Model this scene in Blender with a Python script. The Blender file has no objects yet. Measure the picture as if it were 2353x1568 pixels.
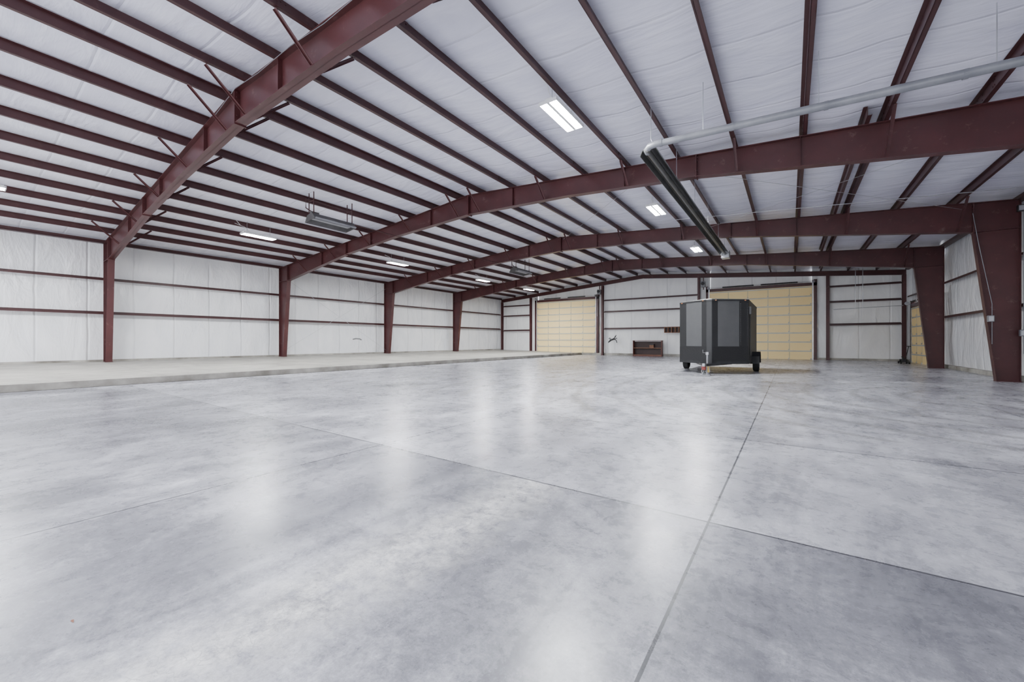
import bpy, bmesh, math, random
from mathutils import Vector, Matrix
random.seed(7)
C = bpy.context.scene.collection
PI = math.pi

# ------------------------------------------------------------------ helpers
class MB:
    def __init__(s): s.v=[]; s.f=[]
    def add(s, vs, fs):
        n=len(s.v); s.v+= [tuple(v) for v in vs]; s.f+=[tuple(i+n for i in f) for f in fs]; return s
    def box(s,x0,x1,y0,y1,z0,z1):
        return s.add([(x0,y0,z0),(x1,y0,z0),(x1,y1,z0),(x0,y1,z0),(x0,y0,z1),(x1,y0,z1),(x1,y1,z1),(x0,y1,z1)],
              [(0,3,2,1),(4,5,6,7),(0,1,5,4),(1,2,6,5),(2,3,7,6),(3,0,4,7)])
    def prism(s,poly,vec):
        n=len(poly); vec=Vector(vec)
        vs=[Vector(p) for p in poly]+[Vector(p)+vec for p in poly]
        fs=[tuple(range(n-1,-1,-1)),tuple(range(n,2*n))]+[(i,(i+1)%n,n+(i+1)%n,n+i) for i in range(n)]
        return s.add(vs,fs)
    def bar(s,p,q,w,h,up=(0,0,1)):
        p=Vector(p);q=Vector(q);d=(q-p).normalized();up=Vector(up)
        if abs(d.dot(up))>.98: up=Vector((1,0,0))
        a=d.cross(up).normalized();b=a.cross(d).normalized()
        poly=[p+a*w/2+b*h/2,p-a*w/2+b*h/2,p-a*w/2-b*h/2,p+a*w/2-b*h/2]
        return s.prism(poly,q-p)
    def tube(s,pts,r,n=10,cap=True):
        pts=[Vector(p) for p in pts]; rings=[]
        for i,p in enumerate(pts):
            if i==0:d=pts[1]-p
            elif i==len(pts)-1:d=p-pts[i-1]
            else:d=(pts[i+1]-p).normalized()+(p-pts[i-1]).normalized()
            d.normalize(); up=Vector((0,0,1)) if abs(d.z)<.95 else Vector((1,0,0))
            a=d.cross(up).normalized();b=a.cross(d).normalized()
            rings.append([p+a*math.cos(2*PI*k/n)*r+b*math.sin(2*PI*k/n)*r for k in range(n)])
        vs=[v for R in rings for v in R];fs=[]
        for i in range(len(rings)-1):
            for k in range(n):
                fs.append((i*n+k,i*n+(k+1)%n,(i+1)*n+(k+1)%n,(i+1)*n+k))
        if cap:
            fs.append(tuple(range(n-1,-1,-1)));m=(len(rings)-1)*n;fs.append(tuple(range(m,m+n)))
        return s.add(vs,fs)
    def ring(s,c,axis,prof,n=24):
        c=Vector(c);vs=[];m=len(prof)
        for k in range(n):
            a=2*PI*k/n
            for r,t in prof:
                u,v=r*math.cos(a),r*math.sin(a)
                o={'x':(t,u,v),'y':(u,t,v),'z':(u,v,t)}[axis]
                vs.append(c+Vector(o))
        fs=[]
        for k in range(n):
            for i in range(m-1):
                fs.append((k*m+i,((k+1)%n)*m+i,((k+1)%n)*m+i+1,k*m+i+1))
        return s.add(vs,fs)
    def strip(s,pts,y,w,t):
        for (x0,z0),(x1,z1) in zip(pts[:-1],pts[1:]):
            d=Vector((x1-x0,0,z1-z0)).normalized();nn=Vector((-d.z,0,d.x))*t
            a=Vector((x0,y-w/2,z0));b=Vector((x1,y-w/2,z1))
            s.prism([a,b,b+nn,a+nn],(0,w,0))
        return s
    def build(s,name,mat,parent=None,off=(0,0,0),smooth=False,bevel=0):
        me=bpy.data.meshes.new(name)
        o0=Vector(off)
        me.from_pydata([Vector(v)-o0 for v in s.v],[],s.f)
        bm=bmesh.new();bm.from_mesh(me);bmesh.ops.recalc_face_normals(bm,faces=bm.faces)
        bm.to_mesh(me);bm.free()
        if smooth:
            for p in me.polygons:p.use_smooth=True
            try: me.set_sharp_from_angle(angle=math.radians(35))
            except Exception: pass
        me.materials.append(mat)
        o=bpy.data.objects.new(name,me);C.objects.link(o)
        if parent is not None:o.parent=parent
        if bevel:
            b=o.modifiers.new('bevel','BEVEL');b.width=bevel;b.segments=2;b.limit_method='ANGLE'
        return o
def tag(o,label,cat,group=None):
    o['label']=label;o['category']=cat
    if group:o['group']=group
    return o
def empty(name,loc,label=None,cat=None,group=None,rz=0):
    o=bpy.data.objects.new(name,None);C.objects.link(o);o.location=loc;o.rotation_euler=(0,0,rz)
    o.empty_display_size=.2
    if label:tag(o,label,cat,group)
    return o
def struct(o): o['kind']='structure';return o
def dup(o,parent=None):
    c=o.copy();C.objects.link(c);c.parent=parent
    for ch in list(o.children): dup(ch,c)
    return c
ORD=['first','second','third','fourth','fifth','sixth','seventh','eighth','ninth','tenth','eleventh','twelfth','thirteenth']

# ------------------------------------------------------------------ materials
def newmat(name):
    m=bpy.data.materials.new(name);m.use_nodes=True
    nt=m.node_tree;b=nt.nodes['Principled BSDF'];return m,nt,b
def N(nt,t,**k):
    n=nt.nodes.new(t)
    for a,v in k.items(): setattr(n,a,v)
    return n
def math_(nt,op,a,b=None,c=None):
    n=N(nt,'ShaderNodeMath',operation=op)
    for i,v in enumerate((a,b,c)):
        if v is None: continue
        if isinstance(v,(int,float)): n.inputs[i].default_value=v
        else: nt.links.new(v,n.inputs[i])
    return n.outputs[0]
def noise(nt,vec,scale,detail=4,rough=.55,dist=0):
    n=N(nt,'ShaderNodeTexNoise');n.inputs['Scale'].default_value=scale;n.inputs['Detail'].default_value=detail
    n.inputs['Roughness'].default_value=rough;n.inputs['Distortion'].default_value=dist
    if vec is not None: nt.links.new(vec,n.inputs['Vector'])
    return n.outputs['Fac']
def ramp(nt,fac,a,b,p0=.3,p1=.7):
    r=N(nt,'ShaderNodeValToRGB');r.color_ramp.elements[0].position=p0;r.color_ramp.elements[1].position=p1
    r.color_ramp.elements[0].color=(*a,1);r.color_ramp.elements[1].color=(*b,1);nt.links.new(fac,r.inputs[0]);return r.outputs[0]
def mix(nt,fac,a,b):
    n=N(nt,'ShaderNodeMix',data_type='RGBA')
    for sock,v in ((n.inputs[0],fac),(n.inputs[6],a),(n.inputs[7],b)):
        if isinstance(v,(int,float)): sock.default_value=v
        elif isinstance(v,tuple): sock.default_value=(*v,1)
        else: nt.links.new(v,sock)
    return n.outputs[2]
def coords(nt,scale=(1,1,1),rot=(0,0,0)):
    t=N(nt,'ShaderNodeTexCoord');m=N(nt,'ShaderNodeMapping');m.inputs['Scale'].default_value=scale;m.inputs['Rotation'].default_value=rot
    nt.links.new(t.outputs['Object'],m.inputs['Vector']);return m.outputs[0]
def bump(nt,b,h,strength=.3,dist=.02):
    n=N(nt,'ShaderNodeBump');n.inputs['Strength'].default_value=strength;n.inputs['Distance'].default_value=dist
    nt.links.new(h,n.inputs['Height']);nt.links.new(n.outputs[0],b.inputs['Normal'])
def simple(name,c1,c2,rough=.5,metal=0,scale=3,bmp=0):
    m,nt,b=newmat(name);v=coords(nt);f=noise(nt,v,scale)
    nt.links.new(ramp(nt,f,c1,c2),b.inputs['Base Color'])
    b.inputs['Roughness'].default_value=rough;b.inputs['Metallic'].default_value=metal
    if bmp: bump(nt,b,noise(nt,v,scale*12),bmp,.01)
    return m
def steel_mat(name,c1,c2,dust):
    m,nt,b=newmat(name);v=coords(nt)
    f=noise(nt,v,1.3,5);col=ramp(nt,f,c1,c2)
    d=ramp(nt,noise(nt,v,3.2,6,.7),(0,0,0),(1,1,1),.60,.74)
    col=mix(nt,math_(nt,'MULTIPLY',d,dust),col,(.26,.17,.15))
    nt.links.new(col,b.inputs['Base Color']);b.inputs['Roughness'].default_value=.42
    return m
M={}
M['steel']=steel_mat('maroon_steel',(.056,.0155,.0165),(.080,.0215,.0225),.40)
M['purlin']=steel_mat('maroon_purlin',(.048,.0160,.0170),(.064,.0205,.0215),.12)
M['galv']=simple('galvanised',(.42,.43,.46),(.58,.59,.62),.35,.7)
M['strut']=simple('strut_grey',(.42,.42,.40),(.52,.52,.50),.5,.1)
M['stile']=simple('stile_cream',(.58,.48,.30),(.66,.56,.36),.5,0)
M['pvc']=simple('flue_grey',(.17,.175,.195),(.24,.245,.265),.45,.2)
M['enamel']=simple('white_enamel',(.75,.75,.75),(.82,.82,.82),.4)
M['black']=simple('black_metal',(.012,.012,.013),(.025,.025,.027),.45,.1)
M['heater']=simple('heater_metal',(.05,.046,.046),(.095,.09,.09),.55,0)
M['tubeblack']=simple('tube_dark_grey',(.070,.071,.067),(.12,.12,.115),.38,.5)
M['trailer']=simple('trailer_black',(.009,.009,.010),(.014,.014,.015),.45,0,1.2)
M['trailer_grey']=simple('trailer_grey',(.070,.070,.072),(.080,.080,.083),.5)
M['rubber']=simple('tyre_rubber',(.012,.012,.012),(.022,.022,.022),.8)
M['chrome']=simple('silver_metal',(.24,.24,.25),(.36,.36,.37),.35,.9)
M['red']=simple('red_paint',(.20,.02,.015),(.28,.03,.02),.4)
M['orange']=simple('amber_lens',(.4,.12,.02),(.5,.16,.03),.3)
M['yellow']=simple('yellow_tag',(.5,.36,.05),(.6,.42,.07),.4)
M['wood']=simple('shaded_brown_wood',(.03,.012,.010),(.045,.018,.015),.5,0,6)  # brown darkened to paint in the shade inside the open bookcase
M['wood1']=simple('red_brown_wood',(.10,.032,.024),(.14,.045,.033),.5,0,6)
M['wood2']=simple('rack_wood',(.15,.065,.035),(.26,.12,.06),.6,0,6)
M['leaf']=simple('dry_leaf',(.13,.05,.03),(.18,.07,.04),.7)
M['greybox']=simple('grey_box',(.2,.2,.21),(.28,.28,.29),.5)
M['stemwall']=simple('stem_concrete',(.17,.155,.13),(.47,.45,.41),.85,0,1.4,.5)

def diamond():
    m,nt,b=newmat('diamond_plate');v=coords(nt,(18,18,18))
    w=N(nt,'ShaderNodeTexVoronoi');nt.links.new(v,w.inputs['Vector']);w.inputs['Scale'].default_value=1.2
    b.inputs['Base Color'].default_value=(.014,.014,.015,1);b.inputs['Roughness'].default_value=.5;b.inputs['Metallic'].default_value=.2
    bump(nt,b,w.outputs['Distance'],.6,.01);return m
M['diamond']=diamond()
def led():
    m,nt,b=newmat('led_lens');b.inputs['Base Color'].default_value=(.9,.9,.9,1)
    v=coords(nt,(30,30,1));f=noise(nt,v,1)
    nt.links.new(ramp(nt,f,(.90,.96,1),(1,1,1)),b.inputs['Emission Color'])
    b.inputs['Emission Strength'].default_value=660;return m
M['led']=led()
def vinyl(name,col1,col2,scale,seam_axis,seam,strength,dist,fine,rough=.30,k2=.22):
    m,nt,b=newmat(name);v=coords(nt,scale)
    f=noise(nt,v,1.0,3,.5,1.2)
    f2=noise(nt,coords(nt,fine),1.0,4,.6,.8)
    t=N(nt,'ShaderNodeTexCoord');sp=N(nt,'ShaderNodeSeparateXYZ');nt.links.new(t.outputs['Object'],sp.inputs[0])
    wob=math_(nt,'MULTIPLY',noise(nt,coords(nt,(.8,.8,.8)),1,2),.10)
    a=math_(nt,'FRACT',math_(nt,'DIVIDE',math_(nt,'ADD',sp.outputs[seam_axis],wob),seam))
    ds=math_(nt,'ABSOLUTE',math_(nt,'SUBTRACT',a,.5))
    line=math_(nt,'LESS_THAN',ds,.005)
    col=ramp(nt,f,col1,col2,.3,.65)
    col=mix(nt,math_(nt,'MULTIPLY',line,.28),col,(.45,.45,.48))
    nt.links.new(col,b.inputs['Base Color']);b.inputs['Roughness'].default_value=rough
    tuck=math_(nt,'MINIMUM',math_(nt,'MULTIPLY',ds,8),.30)
    h=math_(nt,'ADD',math_(nt,'ADD',f,math_(nt,'MULTIPLY',f2,k2)),tuck)
    bump(nt,b,h,strength,dist);return m
M['wall_l']=vinyl('white_vinyl_side',(.83,.84,.87),(.92,.92,.94),(1,1.1,.45),1,1.52,.80,.13,(1,5,1.6),.24)
M['wall_b']=vinyl('white_vinyl_end',(.85,.85,.85),(.92,.92,.915),(1.2,1,.45),0,1.52,.66,.11,(5,1,1.6))
M['ceil']=vinyl('white_vinyl_roof',(.725,.725,.845),(.825,.825,.93),(.5,1.5,1),1,1.22,.55,.065,(.8,9,1),.27,.18)
def tan():
    m,nt,b=newmat('cream_door');v=coords(nt,(.8,1,3));f=noise(nt,v,1.5)
    nt.links.new(ramp(nt,f,(.98,.75,.35),(.99,.78,.39)),b.inputs['Base Color']);b.inputs['Roughness'].default_value=.6;return m
M['tan']=tan()

def floor_mat(main=True):
    m,nt,b=newmat('polished_concrete' if main else 'slab_concrete');L=nt.links
    v=coords(nt);sp=N(nt,'ShaderNodeSeparateXYZ');L.new(v,sp.inputs[0]);X,Y=sp.outputs[0],sp.outputs[1]
    n1=noise(nt,v,.40,6,.6,1.2);n2=noise(nt,v,1.3,10,.70,.8);n3=noise(nt,v,24,6,.78)
    n4=noise(nt,coords(nt,(1.5,.30,1),(0,0,.35)),1.5,9,.72,.6);n5=noise(nt,v,6.0,9,.78,.4);n6=noise(nt,v,70,4,.8)
    def lin(x,k): return math_(nt,'MULTIPLY',math_(nt,'SUBTRACT',x,.5),k)
    f=math_(nt,'ADD',math_(nt,'ADD',lin(n1,1.0),lin(n2,.62)),math_(nt,'ADD',lin(n4,.75),math_(nt,'ADD',lin(n5,.40),math_(nt,'ADD',lin(n3,.50),math_(nt,'ADD',lin(n6,.42),.5)))))
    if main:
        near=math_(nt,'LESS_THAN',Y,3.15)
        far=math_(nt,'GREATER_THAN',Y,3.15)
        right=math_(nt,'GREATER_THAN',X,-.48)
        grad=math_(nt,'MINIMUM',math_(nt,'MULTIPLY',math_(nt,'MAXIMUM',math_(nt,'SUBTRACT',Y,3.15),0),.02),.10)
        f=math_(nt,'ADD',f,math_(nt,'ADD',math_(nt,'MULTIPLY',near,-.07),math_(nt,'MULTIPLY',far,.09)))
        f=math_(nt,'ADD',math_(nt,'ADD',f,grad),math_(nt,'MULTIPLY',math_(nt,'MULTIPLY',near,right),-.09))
        r=N(nt,'ShaderNodeValToRGB');L.new(f,r.inputs[0]);e=r.color_ramp.elements
        e[0].position=.12;e[0].color=(.098,.098,.112,1);e[1].position=.92;e[1].color=(.64,.64,.685,1)
        for p,c in ((.36,(.175,.175,.197)),(.52,(.275,.275,.304)),(.70,(.42,.42,.456))):
            q=e.new(p);q.color=(*c,1)
        base=r.outputs[0]
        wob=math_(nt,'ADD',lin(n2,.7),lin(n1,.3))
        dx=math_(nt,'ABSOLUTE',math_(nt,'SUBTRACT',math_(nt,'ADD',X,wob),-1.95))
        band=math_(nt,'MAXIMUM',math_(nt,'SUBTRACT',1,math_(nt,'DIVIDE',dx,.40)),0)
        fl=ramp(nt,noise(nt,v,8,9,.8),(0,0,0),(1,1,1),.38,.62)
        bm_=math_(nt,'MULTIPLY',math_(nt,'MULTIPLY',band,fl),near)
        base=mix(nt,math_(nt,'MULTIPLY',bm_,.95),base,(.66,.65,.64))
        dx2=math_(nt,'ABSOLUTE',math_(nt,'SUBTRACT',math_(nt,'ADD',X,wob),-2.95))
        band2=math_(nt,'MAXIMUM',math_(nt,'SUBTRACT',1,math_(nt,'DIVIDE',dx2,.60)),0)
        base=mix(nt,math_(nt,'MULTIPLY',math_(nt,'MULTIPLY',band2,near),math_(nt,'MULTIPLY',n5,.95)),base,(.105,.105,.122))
        vo=N(nt,'ShaderNodeTexVoronoi',feature='DISTANCE_TO_EDGE');vo.inputs['Scale'].default_value=17
        mv=N(nt,'ShaderNodeVectorMath',operation='ADD');L.new(v,mv.inputs[0])
        nn=N(nt,'ShaderNodeTexNoise');nn.inputs['Scale'].default_value=6;nn.inputs['Detail'].default_value=5;L.new(v,nn.inputs['Vector'])
        sc=N(nt,'ShaderNodeVectorMath',operation='SCALE');L.new(nn.outputs['Color'],sc.inputs[0]);sc.inputs['Scale'].default_value=.14
        L.new(sc.outputs[0],mv.inputs[1]);L.new(mv.outputs[0],vo.inputs['Vector'])
        cr=math_(nt,'LESS_THAN',vo.outputs['Distance'],.022)
        base=mix(nt,math_(nt,'MULTIPLY',math_(nt,'MULTIPLY',cr,math_(nt,'MULTIPLY',band,fl)),math_(nt,'MULTIPLY',near,.6)),base,(.14,.14,.155))
        off=N(nt,'ShaderNodeMapping');off.inputs['Location'].default_value=(-4.5,-13,0);L.new(v,off.inputs['Vector'])
        wv=N(nt,'ShaderNodeTexWave',wave_type='RINGS',rings_direction='Z');wv.inputs['Scale'].default_value=.34;wv.inputs['Distortion'].default_value=1.6
        wv.inputs['Detail'].default_value=2;L.new(off.outputs[0],wv.inputs['Vector'])
        tm=math_(nt,'MULTIPLY',ramp(nt,wv.outputs['Fac'],(0,0,0),(1,1,1),.84,1.0),math_(nt,'MULTIPLY',math_(nt,'GREATER_THAN',Y,7),math_(nt,'MULTIPLY',n5,1.0)))
        base=mix(nt,tm,base,(.18,.18,.175))
        def joint(c,o,per,w):
            a=math_(nt,'DIVIDE',math_(nt,'SUBTRACT',math_(nt,'ADD',c,lin(n3,.006)),o),per)
            d=math_(nt,'ABSOLUTE',math_(nt,'SUBTRACT',math_(nt,'FRACT',math_(nt,'ADD',a,.5)),.5))
            return math_(nt,'LESS_THAN',math_(nt,'MULTIPLY',d,per),w)
        jy=math_(nt,'MULTIPLY',joint(Y,3.15,2.9,.0095),math_(nt,'GREATER_THAN',Y,2.0))
        j=math_(nt,'MAXIMUM',joint(X,-.48,3.72,.008),jy)
        base=mix(nt,math_(nt,'MULTIPLY',j,.9),base,(.04,.04,.045))
        rg=math_(nt,'ADD',math_(nt,'ADD',math_(nt,'MULTIPLY',n5,.26),math_(nt,'MULTIPLY',n2,.16)),.075)
        L.new(rg,b.inputs['Roughness'])
        b.inputs['IOR'].default_value=1.45
    else:
        r=N(nt,'ShaderNodeValToRGB');L.new(f,r.inputs[0]);e=r.color_ramp.elements
        e[0].position=.2;e[0].color=(.19,.178,.155,1);e[1].position=.8;e[1].color=(.44,.42,.375,1)
        base=r.outputs[0]
        a=math_(nt,'DIVIDE',math_(nt,'SUBTRACT',Y,1.2),5.8)
        d=math_(nt,'ABSOLUTE',math_(nt,'SUBTRACT',math_(nt,'FRACT',a),.5))
        base=mix(nt,math_(nt,'MULTIPLY',math_(nt,'LESS_THAN',d,.0025),.6),base,(.12,.11,.10))
        b.inputs['Roughness'].default_value=.6
    L.new(base,b.inputs['Base Color'])
    bump(nt,b,n2,.03,.02)
    return m
M['floor']=floor_mat(True);M['slab']=floor_mat(False)

# ------------------------------------------------------------------ dimensions (metres; camera stands at the origin)
RX=-10.3; XL=-25.5; XR=5.95; YE=34.5; Y0=-5.5
def roof(x): return 7.0-(.0833*(RX-x) if x<RX else .0755*(x-RX))
FR=[3.9,11.85,19.5,27.1]
SLAB_X=-16.15
def slab_z(x): return .19+(SLAB_X-x)/(SLAB_X-XL)*.17

# ------------------------------------------------------------------ floor, slab
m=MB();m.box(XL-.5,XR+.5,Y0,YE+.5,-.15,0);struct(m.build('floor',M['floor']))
m=MB()
poly=[(SLAB_X,0),(SLAB_X,slab_z(SLAB_X)-.015),(SLAB_X-.02,slab_z(SLAB_X)),(XL-.4,slab_z(XL-.4)),(XL-.4,0)]
m.prism([(x,Y0,z) for x,z in poly],(0,YE+.2-Y0,0));struct(m.build('floor_raised',M['slab']))
m=MB();m.box(SLAB_X-.10,SLAB_X+.012,Y0,YE,.0,.198);struct(m.build('trim_1',M['stemwall'],bevel=.012))

# ------------------------------------------------------------------ walls
def sheet(fn,nu,nv,name,mat):
    vs=[fn(i/nu,j/nv) for i in range(nu+1) for j in range(nv+1)]
    fs=[(i*(nv+1)+j,(i+1)*(nv+1)+j,(i+1)*(nv+1)+j+1,i*(nv+1)+j+1) for i in range(nu) for j in range(nv)]
    mb=MB();mb.add(vs,fs);return struct(mb.build(name,mat,smooth=True))
GL=(2.58,4.12)
TOPW=.235
def billow(z,zs):
    for a,b in zip(zs[:-1],zs[1:]):
        if a<=z<=b: return abs(math.sin(PI*(z-a)/(b-a)))
    return 0
rnd=[random.random() for _ in range(400)]
def wr(t): 
    i=int(t)%399;f=t-int(t);f=f*f*(3-2*f);return rnd[i]*(1-f)+rnd[i+1]*f
def left_fn(u,v):
    y=Y0+(YE+.4-Y0)*u;z=.3+(roof(XL)+TOPW-.3)*v
    return (XL-.34+.10*billow(z,(.3,2.58,4.12,5.9))*(.2+.8*wr(y*.7+15))+.012*wr(y*2.2+15+z),y,z)
sheet(left_fn,280,36,'wall_left',M['wall_l'])
def right_fn(u,v):
    y=Y0+(28.9-Y0)*u;z=.12+(roof(XR)+TOPW-.12)*v
    return (XR+.34-.10*billow(z,(.1,2.45,4.08,5.9))*(.2+.8*wr(y*.7+60))-.012*wr(y*2.2+30+z),y,z)
sheet(right_fn,220,36,'wall_right',M['wall_l'])
def right2(u,v):
    y=28.9+(33.9-28.9)*u;z=3.4+(roof(XR)+TOPW-3.4)*v
    return (XR+.33-.05*wr(y*1.1+60),y,z)
sheet(right2,40,6,'wall_right',M['wall_l'])
def right3(u,v):
    y=33.9+(YE+.4-33.9)*u;z=(roof(XR)+TOPW)*v
    return (XR+.32,y,z)
sheet(right3,4,6,'wall_right',M['wall_l'])
D1=(-21.03,-14.74,.20,5.18); D2=(-5.18,1.24,.0,5.13)
GB=(2.42,3.96,5.0)
for (a,b,z0) in ((XL-.4,D1[0],.2),(D1[0],D1[1],D1[3]),(D1[1],D2[0],.05),(D2[0],D2[1],D2[3]),(D2[1],XR+.4,.05)):
    def back_fn(u,v,a=a,b=b,z0=z0):
        x=a+(b-a)*u;z=z0+(roof(x)+TOPW-z0)*v
        bl=billow(z,(.05,2.42,3.96,5.0,7.2)) if z0<1 else 0
        return (x,YE+.34-.10*bl*(.2+.8*wr(x*.8+90))-.012*wr(x*2.2+90+z),z)
    sheet(back_fn,max(8,int((b-a)*6)),30,'wall_back',M['wall_b'])
m=MB();m.box(XL-.45,XL-.14,Y0,YE+.1,.33,.45);struct(m.build('baseboard_left',M['stemwall']))
m=MB();m.box(XR+.14,XR+.45,Y0,28.9,0,.16);struct(m.build('baseboard_right',M['stemwall']))
m=MB();m.box(SLAB_X-.3,D2[0],YE+.10,YE+.4,0,.205);struct(m.build('baseboard_back',M['stemwall']))
m=MB();m.box(D2[1],XR+.3,YE+.14,YE+.4,0,.14);struct(m.build('baseboard_back',M['stemwall']))

# ------------------------------------------------------------------ purlin positions and ceiling
PR=[-9.76+1.43*k for k in range(11)]
PL=[-10.84-1.43*k for k in range(10)]
xs_all=sorted(PR+PL+[XL-.1,XR+.1,1.30])
xs=[]
for a,b in zip(xs_all[:-1],xs_all[1:]):
    for k in range(6): xs.append((a+(b-a)*k/6, math.sin(PI*k/6) if b-a>.9 else 0))
xs=[(XL-.5,0)]+xs+[(XR+.5,0)]
ny=200;vs=[];fs=[]
for j in range(ny+1):
    y=Y0+(YE+.5-Y0)*j/ny
    for (x,s) in xs: vs.append((x,y,roof(x)+.232-s*(.03+.03*wr(y*.9+x*3+200))))
nx=len(xs)
for j in range(ny):
    for i in range(nx-1): fs.append((j*nx+i,j*nx+i+1,(j+1)*nx+i+1,(j+1)*nx+i))
m=MB();m.add(vs,fs);struct(m.build('ceiling',M['ceil'],smooth=True))

# ------------------------------------------------------------------ purlins
def zsec(mb,x,z,y0,y1,sgn,d=.2,fl=.07,t=.006):
    mb.box(x-t,x+t,y0,y1,z,z+d)
    mb.box(min(x,x+sgn*fl),max(x,x+sgn*fl),y0,y1,z,z+t)
    mb.box(min(x,x-sgn*fl),max(x,x-sgn*fl),y0,y1,z+d-t,z+d)
    e=x+sgn*fl; mb.box(e-t/2,e+t/2,y0,y1,z,z+.022)
def make_purlin(x,label,sgn):
    z=roof(x)+.004;m=MB();zsec(m,x,z,Y0,YE+.1,sgn)
    r=tag(m.build('purlin',M['purlin'],off=(x,0,z)),label,'purlin','roof purlins');r.location=(x,0,z)
    for fi,fy in enumerate(FR):
        m=MB();zsec(m,x+.008*sgn,z+.003,fy-.75,fy+.75,sgn,.194,.066,.008)
        if fi<2:
            for dy in (-.70,-.62,-.12,.12,.62,.70):
                for dz in (.05,.15):
                    m.ring((x+.008*sgn,fy+dy,z+dz),'x',[(0,-.022),(.013,-.022),(.013,.022),(0,.022)],6)
        m.build('lap',M['purlin'],r,off=(x,0,z))
for k,x in enumerate(PR): make_purlin(x,f'long maroon roof purlin, {ORD[k]} one down from the ridge on the right slope',1)
for k,x in enumerate(PL): make_purlin(x,f'long maroon roof purlin, {ORD[k]} one down from the ridge on the left slope',-1)
x=1.36;z=roof(x)+.004;m=MB();zsec(m,x,z,FR[1]-.5,FR[3]+.5,1)
o=tag(m.build('purlin',M['purlin'],off=(x,FR[1],z)),'shorter extra maroon purlin doubled beside another, right of the black tube heater','purlin');o.location=(x,FR[1],z)
for x,s,lb in ((XL+.02,1,'left'),(XR-.02,-1,'right')):
    z=roof(x)-.02;m=MB();m.box(x-.006,x+.006,Y0,YE+.1,z,z+.16);m.box(min(x,x+s*.08),max(x,x+s*.08),Y0,YE+.1,z,z+.008)
    m.box(min(x,x-s*.16),max(x,x-s*.16),Y0,YE+.1,z,z+.008)
    o=tag(m.build('eave_strut',M['purlin'],off=(x,0,z)),f'maroon eave strut running along the top of the {lb} wall','eave strut');o.location=(x,0,z)

# ------------------------------------------------------------------ rigid frames
FW=.22;T=.016
def dep(x):
    a=abs(x-RX);half=15.2
    pts=[(0,.76),(4.2,.60),(8.2,.60),(half,.98),(20,.98)]
    for (a0,d0),(a1,d1) in zip(pts[:-1],pts[1:]):
        if a0<=a<=a1: return d0+(d1-d0)*(a-a0)/(a1-a0)
def make_frame():
    root=empty('steel_frame',(RX,0,0))
    off=(RX,0,0)
    for s in (1,-1):
        xo=XR if s>0 else XL
        xb=xo-s*.5;xt=xo-s*1.0
        zb=0 if s>0 else slab_z(XL+.25)
        zk=roof(xt)-dep(xt)
        m=MB()
        m.prism([(xo,-.006,zb),(xb,-.006,zb),(xt,-.006,zk),(xt,-.006,roof(xt)-.01),(xo,-.006,roof(xo)-.01)],(0,.012,0))
        m.strip([(xb,zb),(xt,zk)],0,FW,T*s)
        m.strip([(xt,zk),(xt,roof(xt)-.01)],0,FW,T*s)
        m.strip([(xo,zb),(xo,roof(xo)-.02)],0,FW,T*s)
        m.strip([(xt,roof(xt)-T),(xo,roof(xo)-T)],0,FW,T*s)
        m.strip([(xt,zk),(xo,zk)],0,FW,T*s)
        c=m.build('column',M['steel'],root,off)
        m=MB();m.box(min(xo,xb)-.02,max(xo,xb)+.02,-FW/2-.02,FW/2+.02,zb,zb+.02);m.build('base_plate',M['steel'],c,off)
        n=[xt-s*.002]+[RX+s*k for k in (8.2,4.2)]+[RX]
        st=[(x,roof(x),roof(x)-dep(x)) for x in n]
        m=MB()
        for (x0,a0,b0),(x1,a1,b1) in zip(st[:-1],st[1:]):
            m.prism([(x0,-.006,b0),(x1,-.006,b1),(x1,-.006,a1),(x0,-.006,a0)],(0,.012,0))
        up=T if s<0 else -T
        m.strip([(x,a-T) for x,a,b in st],0,FW,up)
        m.strip([(x,b) for x,a,b in st],0,FW,up)
        r=m.build('rafter',M['steel'],root,off)
        for x in (xt-s*.012,RX+s*.014,RX+s*8.2):
            m=MB();m.box(x-.012,x+.012,-FW/2-.01,FW/2+.01,roof(x)-dep(x)-.03,roof(x)-.005)
            for zz in (roof(x)-dep(x)+.07,roof(x)-dep(x)+.17,roof(x)-.17,roof(x)-.07):
                for yy in (-.07,.07): m.ring((x,yy,zz),'x',[(0,-.035),(.018,-.035),(.018,.035),(0,.035)],6)
            m.build('splice_plate',M['steel'],r,off)
        for a in (2.1,6.2,10.5):
            x=RX+s*a;m=MB();m.box(x-.005,x+.005,-.09,.09,roof(x)-dep(x)+T,roof(x)-T);m.build('stiffener',M['steel'],r,off)
    return root
f0=make_frame()
for idx in range(0,11,2):
    for lst in (PR,PL):
        if idx>=len(lst): continue
        x=lst[idx]+.02
        for s in (-1,1):
            m=MB();p=(x,s*.10,roof(x)-dep(x)+.03);q=(x,s*(dep(x)+.08),roof(x)-.024)
            m.bar(p,q,.065,.007,(1,0,0));
            p2=(x+.03,p[1],p[2]);q2=(x+.03,q[1],q[2]);m.bar(p2,q2,.007,.06,(1,0,0))
            m.build('flange_brace',M['steel'],f0,(RX,0,0))
FL=['nearest maroon steel frame crossing the upper left above the camera',
    'second maroon steel frame, the one the hanging black tube heater passes under',
    'third maroon steel frame, with its tapered right column at the photo edge',
    'farthest free-standing maroon steel frame, just behind the trailer']
for i,fy in enumerate(FR):
    r=f0 if i==0 else dup(f0)
    r.location=(RX,fy,0);tag(r,FL[i],'steel frame','maroon rigid frames')
f0.rotation_euler[2]=math.radians(-1.5)

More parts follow.
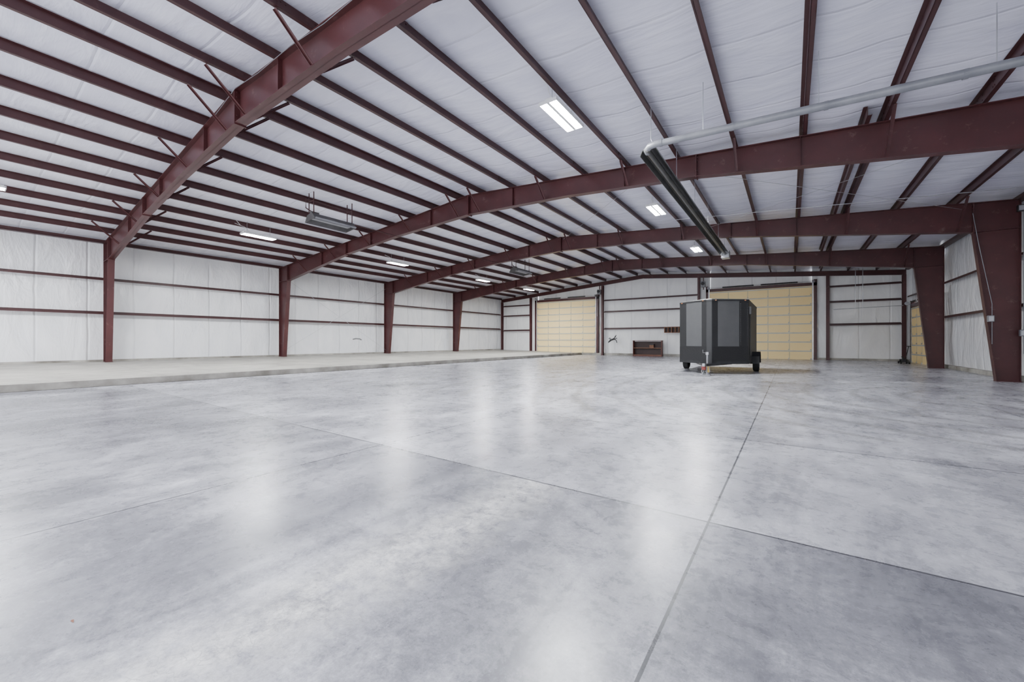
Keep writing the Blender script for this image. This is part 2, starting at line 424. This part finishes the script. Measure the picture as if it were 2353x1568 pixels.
# ------------------------------------------------------------------ end frame
root=empty('end_frame',(RX,YE,0),'low maroon rafter beam along the top of the end wall','rafter beam')
for s in (1,-1):
    xo=XR if s>0 else XL
    st=[(xo,roof(xo)),(RX,roof(RX))]
    m=MB()
    m.prism([(xo,YE-.006,roof(xo)-.32),(RX,YE-.006,roof(RX)-.32),(RX,YE-.006,roof(RX)),(xo,YE-.006,roof(xo))],(0,.012,0))
    m.strip([(x,z-.012) for x,z in st],YE,.16,.012);m.strip([(x,z-.32) for x,z in st],YE,.16,.012)
    m.build('rafter',M['steel'],root,(RX,YE,0))
def endcol(x,zb,label):
    m=MB();zt=roof(x)-.33
    m.box(x-.005,x+.005,YE-.1,YE+.1,zb,zt);m.box(x-.09,x+.09,YE-.11,YE-.1,zb,zt);m.box(x-.09,x+.09,YE+.1,YE+.11,zb,zt)
    o=tag(m.build('end_wall_column',M['steel'],off=(x,YE,zb)),label,'column');o.location=(x,YE,zb)
    m=MB();m.box(x-.11,x+.11,YE-.13,YE+.12,zb,zb+.015);m.build('base_plate',M['steel'],o,(x,YE,zb))
endcol(XL+.12,slab_z(XL),'maroon column in the far left corner of the end wall')
endcol(-21.75,slab_z(-21.75),'maroon end wall column just left of the smaller yellow overhead door')
endcol(-14.02,0,'maroon end wall column just right of the smaller yellow overhead door')
endcol(-5.95,0,'maroon end wall column rising behind the trailer')
endcol(2.1,0,'maroon end wall column just right of the larger yellow overhead door')
endcol(XR-.1,0,'maroon column in the far right corner of the end wall')

# ------------------------------------------------------------------ girts
def girt_y(x,z,y0,y1,s,label):
    m=MB();m.box(min(x,x+s*.2),max(x,x+s*.2),y0,y1,z-.006,z+.006);m.box(min(x,x+s*.012),max(x,x+s*.012),y0,y1,z-.07,z)
    m.box(min(x+s*.19,x+s*.2),max(x+s*.19,x+s*.2),y0,y1,z,z+.07)
    o=tag(m.build('girt',M['purlin'],off=(x,y0,z)),label,'girt','wall girts');o.location=(x,y0,z)
for z,n in zip(GL,('lower','upper')):
    girt_y(XL-.005,z,Y0,YE,-1,f'{n} maroon girt running the length of the left wall')
for z,n in zip((2.45,4.08),('lower','upper')):
    girt_y(XR+.02,z,Y0,28.9 if z<3 else YE-.2,1,f'{n} maroon girt on the right wall behind the tapered columns')
def girt_x(x0,x1,z,label):
    m=MB();y=YE+.0;m.box(x0,x1,y,y+.2,z-.006,z+.006);m.box(x0,x1,y,y+.01,z-.08,z);m.box(x0,x1,y+.19,y+.2,z,z+.07)
    o=tag(m.build('girt',M['purlin'],off=(x0,y,z)),label,'girt','wall girts');o.location=(x0,y,z)
for k,z in enumerate(GB):
    n=('lowest','middle','top')[k]
    girt_x(XL+.22,-21.85,z,f'{n} girt on the end wall left of the smaller yellow door')
    girt_x(-13.92,-6.05,z,f'{n} girt on the end wall between the two yellow doors')
    girt_x(2.2,XR-.2,z,f'{n} girt on the end wall right of the larger yellow door')

# ------------------------------------------------------------------ overhead doors
def make_door(name,w,h,loc,rz,nsec,ncol,springs,label,hh=.24):
    r=empty(name,loc,rz=rz);struct(r);r['label']=label;r['category']='overhead door'
    sh=h/nsec
    for k in range(nsec):
        m=MB();m.box(-w/2-.06,w/2+.06,-.05,0,k*sh,(k+1)*sh+(.1 if k==nsec-1 else 0))
        p=m.build('door_section',M['tan'],r,bevel=.007)
        m=MB();m.box(-w/2+.02,w/2-.02,-.085,-.05,(k+1)*sh-.065,(k+1)*sh-.045);m.box(-w/2+.02,w/2-.02,-.09,-.085,(k+1)*sh-.09,(k+1)*sh-.02)
        m.build('strut',M['strut'],p)
        for c in range(1,ncol):
            x=-w/2+w*c/ncol
            m=MB();m.box(x-.025,x+.025,-.056,-.05,k*sh+.01,(k+1)*sh-.10);m.build('stile',M['stile'],p)
        for c in range(ncol+1):
            x=-w/2+.06+(w-.12)*c/ncol
            m=MB();m.box(x-.03,x+.03,-.10,-.05,k*sh+.01,k*sh+.09);m.tube([(x-.035,-.09,k*sh+.04),(x+.035,-.09,k*sh+.04)],.014,8);m.build('hinge',M['strut'],p)
    for s in (-1,1):
        x=s*(w/2+.05)
        m=MB();m.box(x-.04,x+.04,-.12,-.112,0,h+.25);m.box(x+s*.034,x+s*.04,-.12,-.03,0,h+.25);m.box(x-.04,x-.034,-.12,-.07,0,h+.25)
        m.build('track',M['galv'],r)
        x=s*(w/2+.19);m=MB();m.box(x-.09,x+.09,-.09,-.08,0,h+.45);m.box(x+s*.08,x+s*.09,-.09,.15,0,h+.45);m.build('jamb',M['steel'],r)
    m=MB();m.box(-w/2-.28,w/2+.28,-.09,-.08,h+.02,h+hh);m.box(-w/2-.28,w/2+.28,-.09,.15,h+.02,h+.03);m.build('header',M['steel'],r)
    sz=h+.30
    m=MB();m.tube([(-w/2-.15,-.26,sz),(w/2+.15,-.26,sz)],.016,10);sh_=m.build('spring_shaft',M['galv'],r)
    for (a,b) in springs:
        m=MB()
        n=int((b-a)/.05)
        m.ring((0,-.26,sz),'x',[(.035,a),]+[(.042 if i%2 else .055,a+(b-a)*i/n) for i in range(n+1)]+[(.035,b)],14)
        m.build('torsion_spring',M['black'],sh_)
    for s in (-1,1):
        m=MB();m.ring((s*(w/2+.04),-.26,sz),'x',[(.02,-.04),(.11,-.04),(.09,-.02),(.09,.02),(.11,.04),(.02,.04)],16);m.build('cable_drum',M['galv'],sh_)
        m=MB();m.box(s*(w/2+.13)-.006,s*(w/2+.13)+.006,-.30,-.09,sz-.1,sz+.1);m.build('bearing_bracket',M['galv'],r)
    return r
d=make_door('door_1',D1[1]-D1[0],D1[3]-D1[2],((D1[0]+D1[1])/2,YE+.16,D1[2]),0,8,5,[(-2.2,-.4),(.4,2.2)],'smaller looking yellow sectional overhead door at the far left of the end wall')
d=make_door('door_2',D2[1]-D2[0],D2[3]-D2[2],((D2[0]+D2[1])/2,YE+.16,D2[2]),0,8,5,[(-2.3,-.25),(.2,2.4)],'yellow sectional overhead door partly hidden behind the trailer')
d=make_door('door_3',4.6,3.3,(XR+.16,31.4,0),-PI/2,6,4,[(-1.2,-.3),(.3,1.2)],'yellow overhead door on the right wall seen edge-on past the column')
def operator(x,z,label):
    r=empty('door_operator',(x,YE-.12,z),label,'door opener')
    m=MB();m.box(-.16,.16,-.26,-.02,-.22,.22);m.build('housing',M['greybox'],r,bevel=.02)
    m=MB();m.ring((0,-.3,.05),'y',[(0,-.03),(.13,-.03),(.13,.03),(0,.03)],18);m.build('chain_wheel',M['black'],r)
    for dx in (-.1,.1):
        m=MB();m.tube([(dx,-.3,.05),(dx,-.3,-2.2)],.01,6);m.build('chain',M['galv'],r)
    m=MB();m.box(-.03,.03,-.02,.03,-.4,.6);m.build('bracket',M['steel'],r)
operator(-14.25,5.75,'grey door opener mounted above the right side of the smaller yellow door')
operator(-5.6,5.75,'grey door opener mounted above the trailer by the larger yellow door')

# ------------------------------------------------------------------ LED fixtures
def make_light():
    r=empty('ceiling_light',(0,0,0))
    m=MB();m.box(-.2,.2,-.64,.64,.035,.06);m.prism([(-.1,-.6,.06),(.1,-.6,.06),(.07,-.6,.11),(-.07,-.6,.11)],(0,1.2,0))
    m.box(-.205,-.19,-.64,.64,-.005,.06);m.box(.19,.205,-.64,.64,-.005,.06);m.box(-.03,.03,-.62,.62,-.005,.036)
    h=m.build('housing',M['enamel'],r)
    for s in (-1,1):
        m=MB();m.prism([(s*.04,-.6,.03),(s*.18,-.6,.03),(s*.165,-.6,.002),(s*.055,-.6,.002)],(0,1.2,0));m.build('lens',M['led'],r)
        m=MB();m.box(-.205,.205,s*.63-.012,s*.63+.012,-.008,.06);m.build('end_cap',M['enamel'],r)
    return r
lf=make_light()
LP=[(-4.05,7.7,6.16,'large white LED ceiling light nearest the camera, above the middle of the floor'),
    (-4.05,15.1,6.12,'LED ceiling light seen beside the black tube heater, between the second and third frames'),
    (-4.05,22.8,6.12,'LED ceiling light seen near the far end of the black tube heater'),
    (-18.6,7.75,5.75,'LED ceiling light left of the nearer hanging box heater, between the first and second frames'),
    (-18.6,15.1,5.75,'LED ceiling light on the left slope between the second and third frames'),
    (-18.6,22.9,5.75,'LED ceiling light on the left slope between the third and fourth frames'),
    (-18.6,29.2,5.75,'farthest LED ceiling light on the left slope, before the smaller yellow door'),
    (-18.9,.44,5.75,'LED ceiling light cut off by the left edge of the photo')]
for i,(x,y,z,lb) in enumerate(LP):
    r=lf if i==0 else dup(lf);r.location=(x,y,z);tag(r,lb,'ceiling light','LED high bay lights')
    top=roof(x)-.002-z
    for yy in (-.45,.45):
        m=MB();m.tube([(0,yy,.06),(0,yy,top)],.006,6);m.build('hanger_wire',M['galv'],r)
    if i in (0,3):
        m=MB();m.tube([(0,-.3,.1),(-.05,-.5,.3),(.03,-.7,.32),(.0,-.9,top)],.008,6);m.build('power_cord',M['enamel'],r)

# ------------------------------------------------------------------ radiant tube heater + flue
hx,hz=-2.5,5.42
r=empty('tube_heater',(hx,8.6,hz),'long black radiant tube heater hanging along the roof under the frames','heater')
off=(hx,8.6,hz)
m=MB();m.tube([(hx,8.6,hz-.04),(hx,21.2,hz-.04)],.055,14);m.build('burner_tube',M['tubeblack'],r,off,smooth=True)
prof=[(-.20,-.08),(-.15,.03),(-.07,.09),(.07,.09),(.15,.03),(.20,-.08),(.19,-.08),(.142,.02),(.065,.08),(-.065,.08),(-.142,.02),(-.19,-.08)]
m=MB();m.prism([(hx+a,8.75,hz+b) for a,b in prof],(0,12.2,0));m.build('reflector',M['tubeblack'],r,off)
m=MB();m.box(hx-.17,hx+.17,21.0,21.45,hz-.22,hz+.12);m.build('burner_box',M['galv'],r,off,bevel=.015)
for yy in (8.9,11.3,13.8,16.3,18.9,20.8):
    m=MB();m.tube([(hx-.1,yy,hz+.07),(hx,yy,hz+.3),(hx,yy,roof(hx)+.05)],.006,6);m.tube([(hx+.1,yy,hz+.07),(hx,yy,hz+.3)],.006,6);m.build('hanger',M['galv'],r,off)
r=empty('flue_pipe',(hx,8.6,hz),'grey flue pipe from the tube heater to the right wall','pipe');off=(hx,8.6,hz)
m=MB();m.tube([(hx-.02,8.75,hz-.04),(hx-.02,8.66,hz-.03),(hx+.06,8.58,hz),(hx+.2,8.55,hz),(XR+.1,8.55,hz-.42)],.066,18);m.build('pipe',M['pvc'],r,off,smooth=True)
for t in (.3,1.6,3.0,4.6,6.2):
    m=MB();z=hz-.42*(t-.2)/8.2;m.ring((hx+t,8.55,z),'x',[(.066,-.03),(.072,-.03),(.072,.03),(.066,.03)],18);c=m.build('pipe_joint',M['pvc'],r,off)
for t in (1.1,2.9,4.9,6.6):
    m=MB();z=hz-.42*(t-.2)/8.2;m.tube([(hx+t,8.55,z+.06),(hx+t,8.55,roof(hx+t)+.05)],.006,6);m.build('hanger',M['galv'],r,off)

# ------------------------------------------------------------------ hanging infrared box heaters
def make_box_heater():
    r=empty('box_heater',(0,0,0))
    P=[(-.32,-.14),(-.16,.10),(.16,.14),(.36,-.06),(.34,-.07),(.15,.11),(-.14,.08),(-.30,-.15)]
    m=MB();m.prism([(a,-.8,b) for a,b in P],(0,1.6,0));m.build('reflector',M['heater'],r)
    for s in (-1,1):
        m=MB();y=s*.8;m.prism([(-.32,y,-.14),(-.16,y,.10),(.16,y,.14),(.36,y,-.06)],(0,.02*s,0));m.build('end_panel',M['heater'],r)
    m=MB();m.prism([(.33,-.8,-.09),(.375,-.8,-.05),(.375,-.8,-.03),(.32,-.8,-.07)],(0,1.6,0));m.build('edge_trim',M['greybox'],r)
    m=MB();m.box(-.10,.10,-.72,.72,-.04,.02);m.build('burner',M['greybox'],r,bevel=.01)
    m=MB();m.box(-.08,.08,-.78,-.5,.12,.22);m.build('control_box',M['heater'],r,bevel=.01)
    for s in (-1,1):
        m=MB();m.tube([(-.16,s*.75,.1),(-.16,s*.75,.9)],.018,8);m.tube([(.16,s*.75,.13),(.16,s*.75,.9)],.018,8);m.tube([(-.16,s*.75,.6),(.16,s*.75,.6)],.014,8);m.build('hanger',M['purlin'],r)
    m=MB();m.tube([(0,-.7,.2),(0,-.95,.3),(0,-.95,.62),(0,-.2,.62),(0,.8,.6)],.020,8);m.build('gas_pipe',M['purlin'],r)
    return r
bh=make_box_heater();bh.location=(-14,8.3,5.70);tag(bh,'nearer dark infrared box heater hanging below the left roof slope','heater','hanging box heaters')
b2=dup(bh);b2.location=(-14,21.0,5.70);tag(b2,'farther dark infrared box heater hanging below the left roof slope','heater','hanging box heaters')
m=MB();m.tube([(-14.6,8.9,6.05),(-14.6,20.2,6.05)],.018,8)
o=tag(m.build('gas_pipe',M['purlin'],off=(-14.6,8.9,6.05)),'thin dark gas pipe running between the two hanging box heaters','pipe');o.location=(-14.6,8.9,6.05)

# ------------------------------------------------------------------ rods, conduits, cables
def line(name,pts,r,mat,label,cat,group=None):
    m=MB();m.tube(pts,r,8);o=tag(m.build(name,mat,off=pts[0],smooth=True),label,cat,group);o.location=pts[0];return o
xw=XL+.06
line('brace_rod',[(xw,FR[1],.6),(xw,FR[2],5.3)],.007,M['galv'],'thin diagonal brace rod rising to the right on the left wall','brace rod')
line('brace_rod',[(xw+.03,FR[1],5.3),(xw+.03,FR[2],.6)],.007,M['galv'],'thin diagonal brace rod falling to the right on the left wall','brace rod')
def rr(x,d=.12): return roof(x)-d
line('brace_rod',[(4.7,FR[1],rr(4.7)),(-3.0,FR[2],rr(-3.0))],.006,M['galv'],'thin roof brace rod running away to the left behind the flue pipe','brace rod')
line('brace_rod',[(-3.0,FR[1],rr(-3.0,.17)),(4.7,FR[2],rr(4.7,.17))],.006,M['galv'],'thin roof brace rod running away to the right behind the flue pipe','brace rod')
line('brace_rod',[(-3.2,FR[1],rr(-3.2)),(-10.2,FR[2],rr(-10.2))],.006,M['galv'],'thin roof brace rod near the ridge between the second and third frames','brace rod')
line('conduit',[(-4.0,18.0,roof(-4)-.03),(XR-.2,18.0,roof(XR-.2)-.03)],.012,M['galv'],'thin grey conduit crossing under the right roof slope before the third frame','conduit')
line('conduit',[(XR-.62,19.36,1.2),(XR-.62,19.36,2.5),(XR-.9,19.36,4.4),(XR-1.04,19.36,5.5)],.009,M['pvc'],'thin grey conduit up the inner face of the third frame right column','conduit')
line('conduit',[(XR+.03,19.3,.9),(XR+.03,19.3,5.5)],.02,M['pvc'],'grey vertical conduit along the outer edge of the right column','conduit')
line('cable',[(x,FR[0]-.13+(x-RX)*-.026,roof(x)-.02+dz) for x,dz in ((-11.5,-.10),(-10.2,.0),(-9,-.05),(-7.6,.0),(-6.4,-.06),(-5,.0))],.006,M['pvc'],'thin grey cable draped along the top of the nearest frame','cable')
def jbox(x,y,z,label,mat='greybox'):
    m=MB();m.box(-.07,.07,-.06,.06,-.1,.1);o=tag(m.build('junction_box',M[mat],bevel=.01),label,'electrical box');o.location=(x,y,z)
    m=MB();m.box(-.05,.05,-.066,-.06,-.075,.075);m.build('cover',M['galv'],o)
jbox(XR-.66,19.33,2.02,'small grey electrical box on the inner side of the right column')
jbox(XR+.0,19.30,1.55,'small grey electrical box low at the outer edge of the right column','pvc')
jbox(XR-.05,19.28,5.45,'dark electrical box at the top of the right column','black')
r=empty('pipe_trapeze',(3.6,33.2,4.0),'thin grey pipe frame hanging before the end wall right of the larger door','pipe frame');off=(3.6,33.2,4.0)
m=MB();m.tube([(2.3,33.2,3.35),(5.6,33.2,3.45)],.018,8);m.build('rail',M['galv'],r,off)
for x in (3.4,3.75):
    m=MB();m.tube([(x,33.2,3.38),(x,33.2,roof(x)+.02)],.014,8);m.build('drop_rod',M['galv'],r,off)

# ------------------------------------------------------------------ trailer
tx=-2.6
R=empty('cargo_trailer',(tx,19.9,0),'black enclosed V-nose cargo trailer with grey front panels parked on the concrete','trailer');off=(tx,19.9,0)
HW=1.27;zb,zt=.46,2.92;yt,yc,yr=17.2,18.1,22.6
foot=[(tx-.10,yt),(tx+.10,yt),(tx+HW,yc),(tx+HW,yr),(tx-HW,yr),(tx-HW,yc)]
m=MB();m.prism([(x,y,zb) for x,y in foot],(0,0,zt-zb));body=m.build('body',M['trailer'],R,off,bevel=.02)
def scale_foot(k,e=0): 
    cx,cy=tx,19.9
    return [(cx+(x-cx)*(1+k),cy+(y-cy)*(1+k)) for x,y in foot]
m=MB();a=scale_foot(.006)
m.prism([(x,y,zt-.05) for x,y in a],(0,0,.06));m.build('roof_trim',M['black'],R,off)
m=MB();vs=[(x,y,zt+.01) for x,y in a]+[(tx+(x-tx)*.8,19.9+(y-19.9)*.95,zt+.05) for x,y in a]
n=6;m.add(vs,[tuple(range(6,12))]+[(i,(i+1)%n,n+(i+1)%n,n+i) for i in range(n)]);m.build('roof',M['black'],R,off)
m=MB();m.prism([(x,y,zb-.06) for x,y in a],(0,0,.1));m.build('bottom_rail',M['black'],R,off)
for s in (1,-1):
    A=Vector((tx+s*.10,yt,0));B=Vector((tx+s*HW,yc,0));d=(B-A);nrm=Vector((s*(yc-yt),-(HW-.10),0)).normalized()
    def face(t0,t1,z0,z1,th,name,mat,extra=None):
        p=A+d*t0;q=A+d*t1
        m=MB();m.prism([(p.x,p.y,z0),(q.x,q.y,z0),(q.x,q.y,z1),(p.x,p.y,z1)],nrm*th)
        if extra: extra(m)
        return m.build(name,mat,R,off)
    face(.16,.74,1.09,2.87,.004,'front_panel',M['trailer_grey'])
    face(.0,.999,zb,1.08,.008,'stone_guard',M['diamond'])
    def riv(m):
        for t in (.78,.97):
            p=A+d*t+nrm*.004
            for k in range(24): m.box(p.x-.010,p.x+.010,p.y-.008,p.y+.008,1.14+k*.07,1.160+k*.07)
    face(.745,1.0,1.09,2.87,.004,'corner_trim',M['trailer'],riv)
    for t in (.1,.9):
        p=A+d*t+nrm*.02;m=MB();m.box(p.x-.03,p.x+.03,p.y-.012,p.y+.012,zt-.04,zt-.015);m.build('marker_light',M['orange'],R,off,bevel=.006)
    wx=tx+s*1.40
    m=MB();m.ring((wx,20.1,.35),'x',[(.20,-.11),(.30,-.115),(.345,-.09),(.35,-.03),(.35,.03),(.345,.09),(.30,.115),(.20,.11),(.20,-.11)],32);w=m.build('wheel',M['rubber'],R,off,smooth=True)
    m=MB();m.ring((wx,20.1,.35),'x',[(0,s*.05),(.06,s*.09),(.08,s*.05),(.17,s*.04),(.20,s*.10),(.205,s*.10),(.205,-s*.1)],24);m.build('rim',M['chrome'],w,off,smooth=True)
    fo=[(19.55,.35),(19.62,.66),(19.80,.84),(20.40,.84),(20.58,.66),(20.65,.35),(20.61,.35),(20.545,.645),(20.385,.81),(19.815,.81),(19.655,.645),(19.59,.35)]
    x0=tx+s*HW;m=MB();m.prism([(x0,y,z) for y,z in fo],(s*.28,0,0));m.build('fender',M['black'],R,off)
    m=MB();m.bar((tx+s*.65,18.3,.40),(tx+s*.05,16.35,.40),.05,.09);m.build('tongue_rail',M['black'],R,off)
m=MB();m.tube([(tx-1.38,20.1,.35),(tx+1.38,20.1,.35)],.04,10);m.build('axle',M['black'],R,off)
m=MB();m.box(tx-.06,tx+.06,16.0,16.45,.38,.46);m.box(tx-.05,tx+.05,15.95,16.12,.36,.48);m.build('coupler',M['chrome'],R,off,bevel=.015)
m=MB();m.tube([(tx+.02,16.65,.05),(tx+.02,16.65,.55)],.028,12);m.tube([(tx+.02,16.65,.3),(tx+.02,16.65,.82)],.036,12);m.box(tx-.09,tx+.13,16.54,16.76,.0,.025);m.box(tx-.03,tx+.07,16.6,16.7,.78,.88);m.box(tx-.02,tx+.06,16.61,16.69,.02,.08);jk=m.build('tongue_jack',M['chrome'],R,off)
m=MB();m.tube([(tx+.02,16.6,.85),(tx-.12,16.58,.85),(tx-.12,16.58,.97)],.012,8);m.build('crank_handle',M['chrome'],jk,off)
m=MB();m.box(tx-.11,tx+.02,16.25,16.4,.22,.40);m.build('coupler_lock',M['red'],R,off,bevel=.01)
m=MB();m.box(tx+.05,tx+.13,16.5,16.54,.12,.34);m.build('warning_tag',M['yellow'],R,off)
for s in (-1,1):
    m=MB();m.tube([(tx+s*.1,16.5,.38),(tx+s*.14,16.42,.15),(tx+s*.08,16.3,.05),(tx+s*.03,16.2,.2)],.012,6);m.build('safety_chain',M['galv'],R,off)
m=MB();m.box(tx+HW,tx+HW+.03,18.5,19.3,.7,2.6);m.build('side_door',M['trailer'],R,off,bevel=.01)
m=MB();m.box(tx+HW+.0,tx+HW+.09,18.15,18.4,2.35,2.65);m.build('side_vent',M['black'],R,off,bevel=.01)

# ------------------------------------------------------------------ bookcase, wall rack, small things
bx0,bx1,by0,by1,bh_=-11.05,-8.65,YE-.62,YE-.2,1.30
r=empty('bookcase',((bx0+bx1)/2,by1,0),'low dark brown open wooden bookcase against the end wall left of the trailer','bookcase');off=((bx0+bx1)/2,by1,0)
for x in (bx0,bx1-.06): m=MB();m.box(x,x+.06,by0,by1,0,bh_);m.build('side_panel',M['wood1'],r,off,bevel=.005)
m=MB();m.box(bx0+.06,bx1-.06,by1-.02,by1,.05,bh_-.04);m.build('back_panel',M['wood'],r,off)  # interior shade is put into the dark colour of this panel
m=MB();m.box(bx0-.02,bx1+.02,by0-.02,by1,bh_,bh_+.05);m.build('top',M['wood1'],r,off,bevel=.005)
for z in (.10,.68): m=MB();m.box(bx0+.06,bx1-.06,by0+.01,by1-.02,z,z+.05);m.build('shelf',M['wood2'],r,off)
m=MB();m.box(bx0+.06,bx1-.06,by0+.02,by0+.04,0,.10);m.build('kick_board',M['wood1'],r,off)
r=empty('small_carton',(-9.45,by0+.18,.73),'small brown and black carton on the upper shelf of the bookcase','carton')
m=MB();m.box(-.22,.12,-.1,.1,0,.3);m.build('box',M['wood2'],r,bevel=.006)
m=MB();m.box(-.24,.14,-.112,.112,.24,.32);m.build('lid',M['black'],r,bevel=.006)
rx0,rx1=-8.55,-6.2
r=empty('wall_rack',((rx0+rx1)/2,YE-.05,2.0),'brown slotted wooden rack on the end wall beside the trailer','rack');off=((rx0+rx1)/2,YE-.05,2.0)
m=MB();m.box(rx0,rx1,YE-.05,YE-.02,1.98,2.46);m.build('back_board',M['wood'],r,off)
for z in (1.98,2.42): m=MB();m.box(rx0,rx1,YE-.28,YE-.05,z,z+.04);m.build('rail',M['wood2'],r,off)
x=rx0
while x<rx1: m=MB();m.box(x,x+.06,YE-.28,YE-.05,2.02,2.42);m.build('divider',M['wood2'],r,off);x+=.28
r=empty('black_cord_bundle',(-13.0,YE-.1,1.45),'black tangled bundle of cord hanging on the white end wall left of the bookcase','cord bundle');off=(-13.0,YE-.1,1.45)
m=MB()
for pts in ([(-.42,.0,-.22),(-.15,0,.0),(.05,0,.06),(.22,0,.2),(.3,0,.38)],[(-.45,0,-.3),(-.2,0,-.12),(.1,0,.0),(.38,0,.12)],[(-.3,0,-.02),(-.05,0,-.05),(.15,0,.10),(.2,0,.3)],[(.08,0,.02),(.3,0,-.08),(.36,0,-.3)],[(-.2,0,.05),(-.3,0,.12),(-.38,0,.05)]):
    m.tube([(-13.0+a,YE-.1+b+random.uniform(-.03,.03),1.45+c) for a,b,c in pts],.035,8)
m.build('cord',M['black'],r,off,smooth=True)
m=MB();m.tube([(-12.86,YE+.28,1.55),(-12.86,YE-.13,1.55)],.012,8);m.build('hook',M['galv'],r,off)
sx=XL-.25
m=MB();m.tube([(sx,16.9,1.42),(sx+.02,17.15,1.48),(sx+.02,17.45,1.46),(sx,17.6,1.38)],.04,8)
o=tag(m.build('loose_strap',M['greybox'],off=(sx,16.9,1.42),smooth=True),'short grey strap hanging on the left wall between the second and third columns','strap');o.location=(sx,16.9,1.42)
r=empty('floor_jack',(5.35,31.6,0),'small black floor jack standing at the foot of the side door','floor jack')
m=MB();m.box(-.14,-.08,-.35,.35,.08,.2);m.box(.08,.14,-.35,.35,.08,.2);m.box(-.14,.14,-.1,.3,.1,.26);m.build('chassis',M['black'],r,bevel=.01)
for sx in (-.17,.17):
    for sy in (-.3,.3):
        m=MB();m.ring((sx,sy,.07),'x',[(0,-.03),(.07,-.03),(.07,.03),(0,.03)],16);m.build('wheel',M['rubber'],r)
m=MB();m.bar((0,-.1,.24),(0,.3,.34),.07,.06);m.ring((0,.3,.36),'z',[(0,0),(.07,0),(.07,.03),(0,.03)],16);m.build('lift_arm',M['black'],r)
m=MB();m.tube([(0,-.28,.2),(.12,-.45,1.0)],.018,8);m.tube([(.02,-.45,1.0),(.22,-.45,1.0)],.02,8);m.build('handle',M['black'],r)
m=MB();m.add([(-.012,0,.003),(0,-.005,.006),(.015,.0,.002),(.0,.007,.007),(.022,.003,.002)],[(0,1,3),(1,2,3),(2,4,3)])
o=tag(m.build('dry_leaf',M['leaf']),'small reddish brown dry leaf lying on the floor at lower left','leaf');o.location=(-2.73,.345,-.001)

# ------------------------------------------------------------------ light and world
w=bpy.data.worlds.new('World');bpy.context.scene.world=w;w.use_nodes=True
bg=w.node_tree.nodes['Background'];bg.inputs[0].default_value=(.90,.93,1,1);bg.inputs[1].default_value=4.2
for (x,y) in ((-4.05,.1),(-18.6,-4.0),(-4.05,-4.5)):  # unseen area lamps added as fill for the near end of the hall
    l=bpy.data.lights.new('unseen_fill_lamp','AREA');l.shape='RECTANGLE';l.size=.4;l.size_y=1.2;l.energy=600;l.color=(.95,.97,1)
    o=bpy.data.objects.new('unseen_fill_lamp',l);C.objects.link(o);o.location=(x,y,5.9)

# ------------------------------------------------------------------ camera
cam=bpy.data.cameras.new('camera');cam.lens=14.0;cam.sensor_width=36;cam.sensor_fit='HORIZONTAL'
co=bpy.data.objects.new('camera',cam);C.objects.link(co);co.location=(0,0,1.30);co.rotation_euler=(PI/2,0,math.radians(34.93))
bpy.context.scene.camera=co
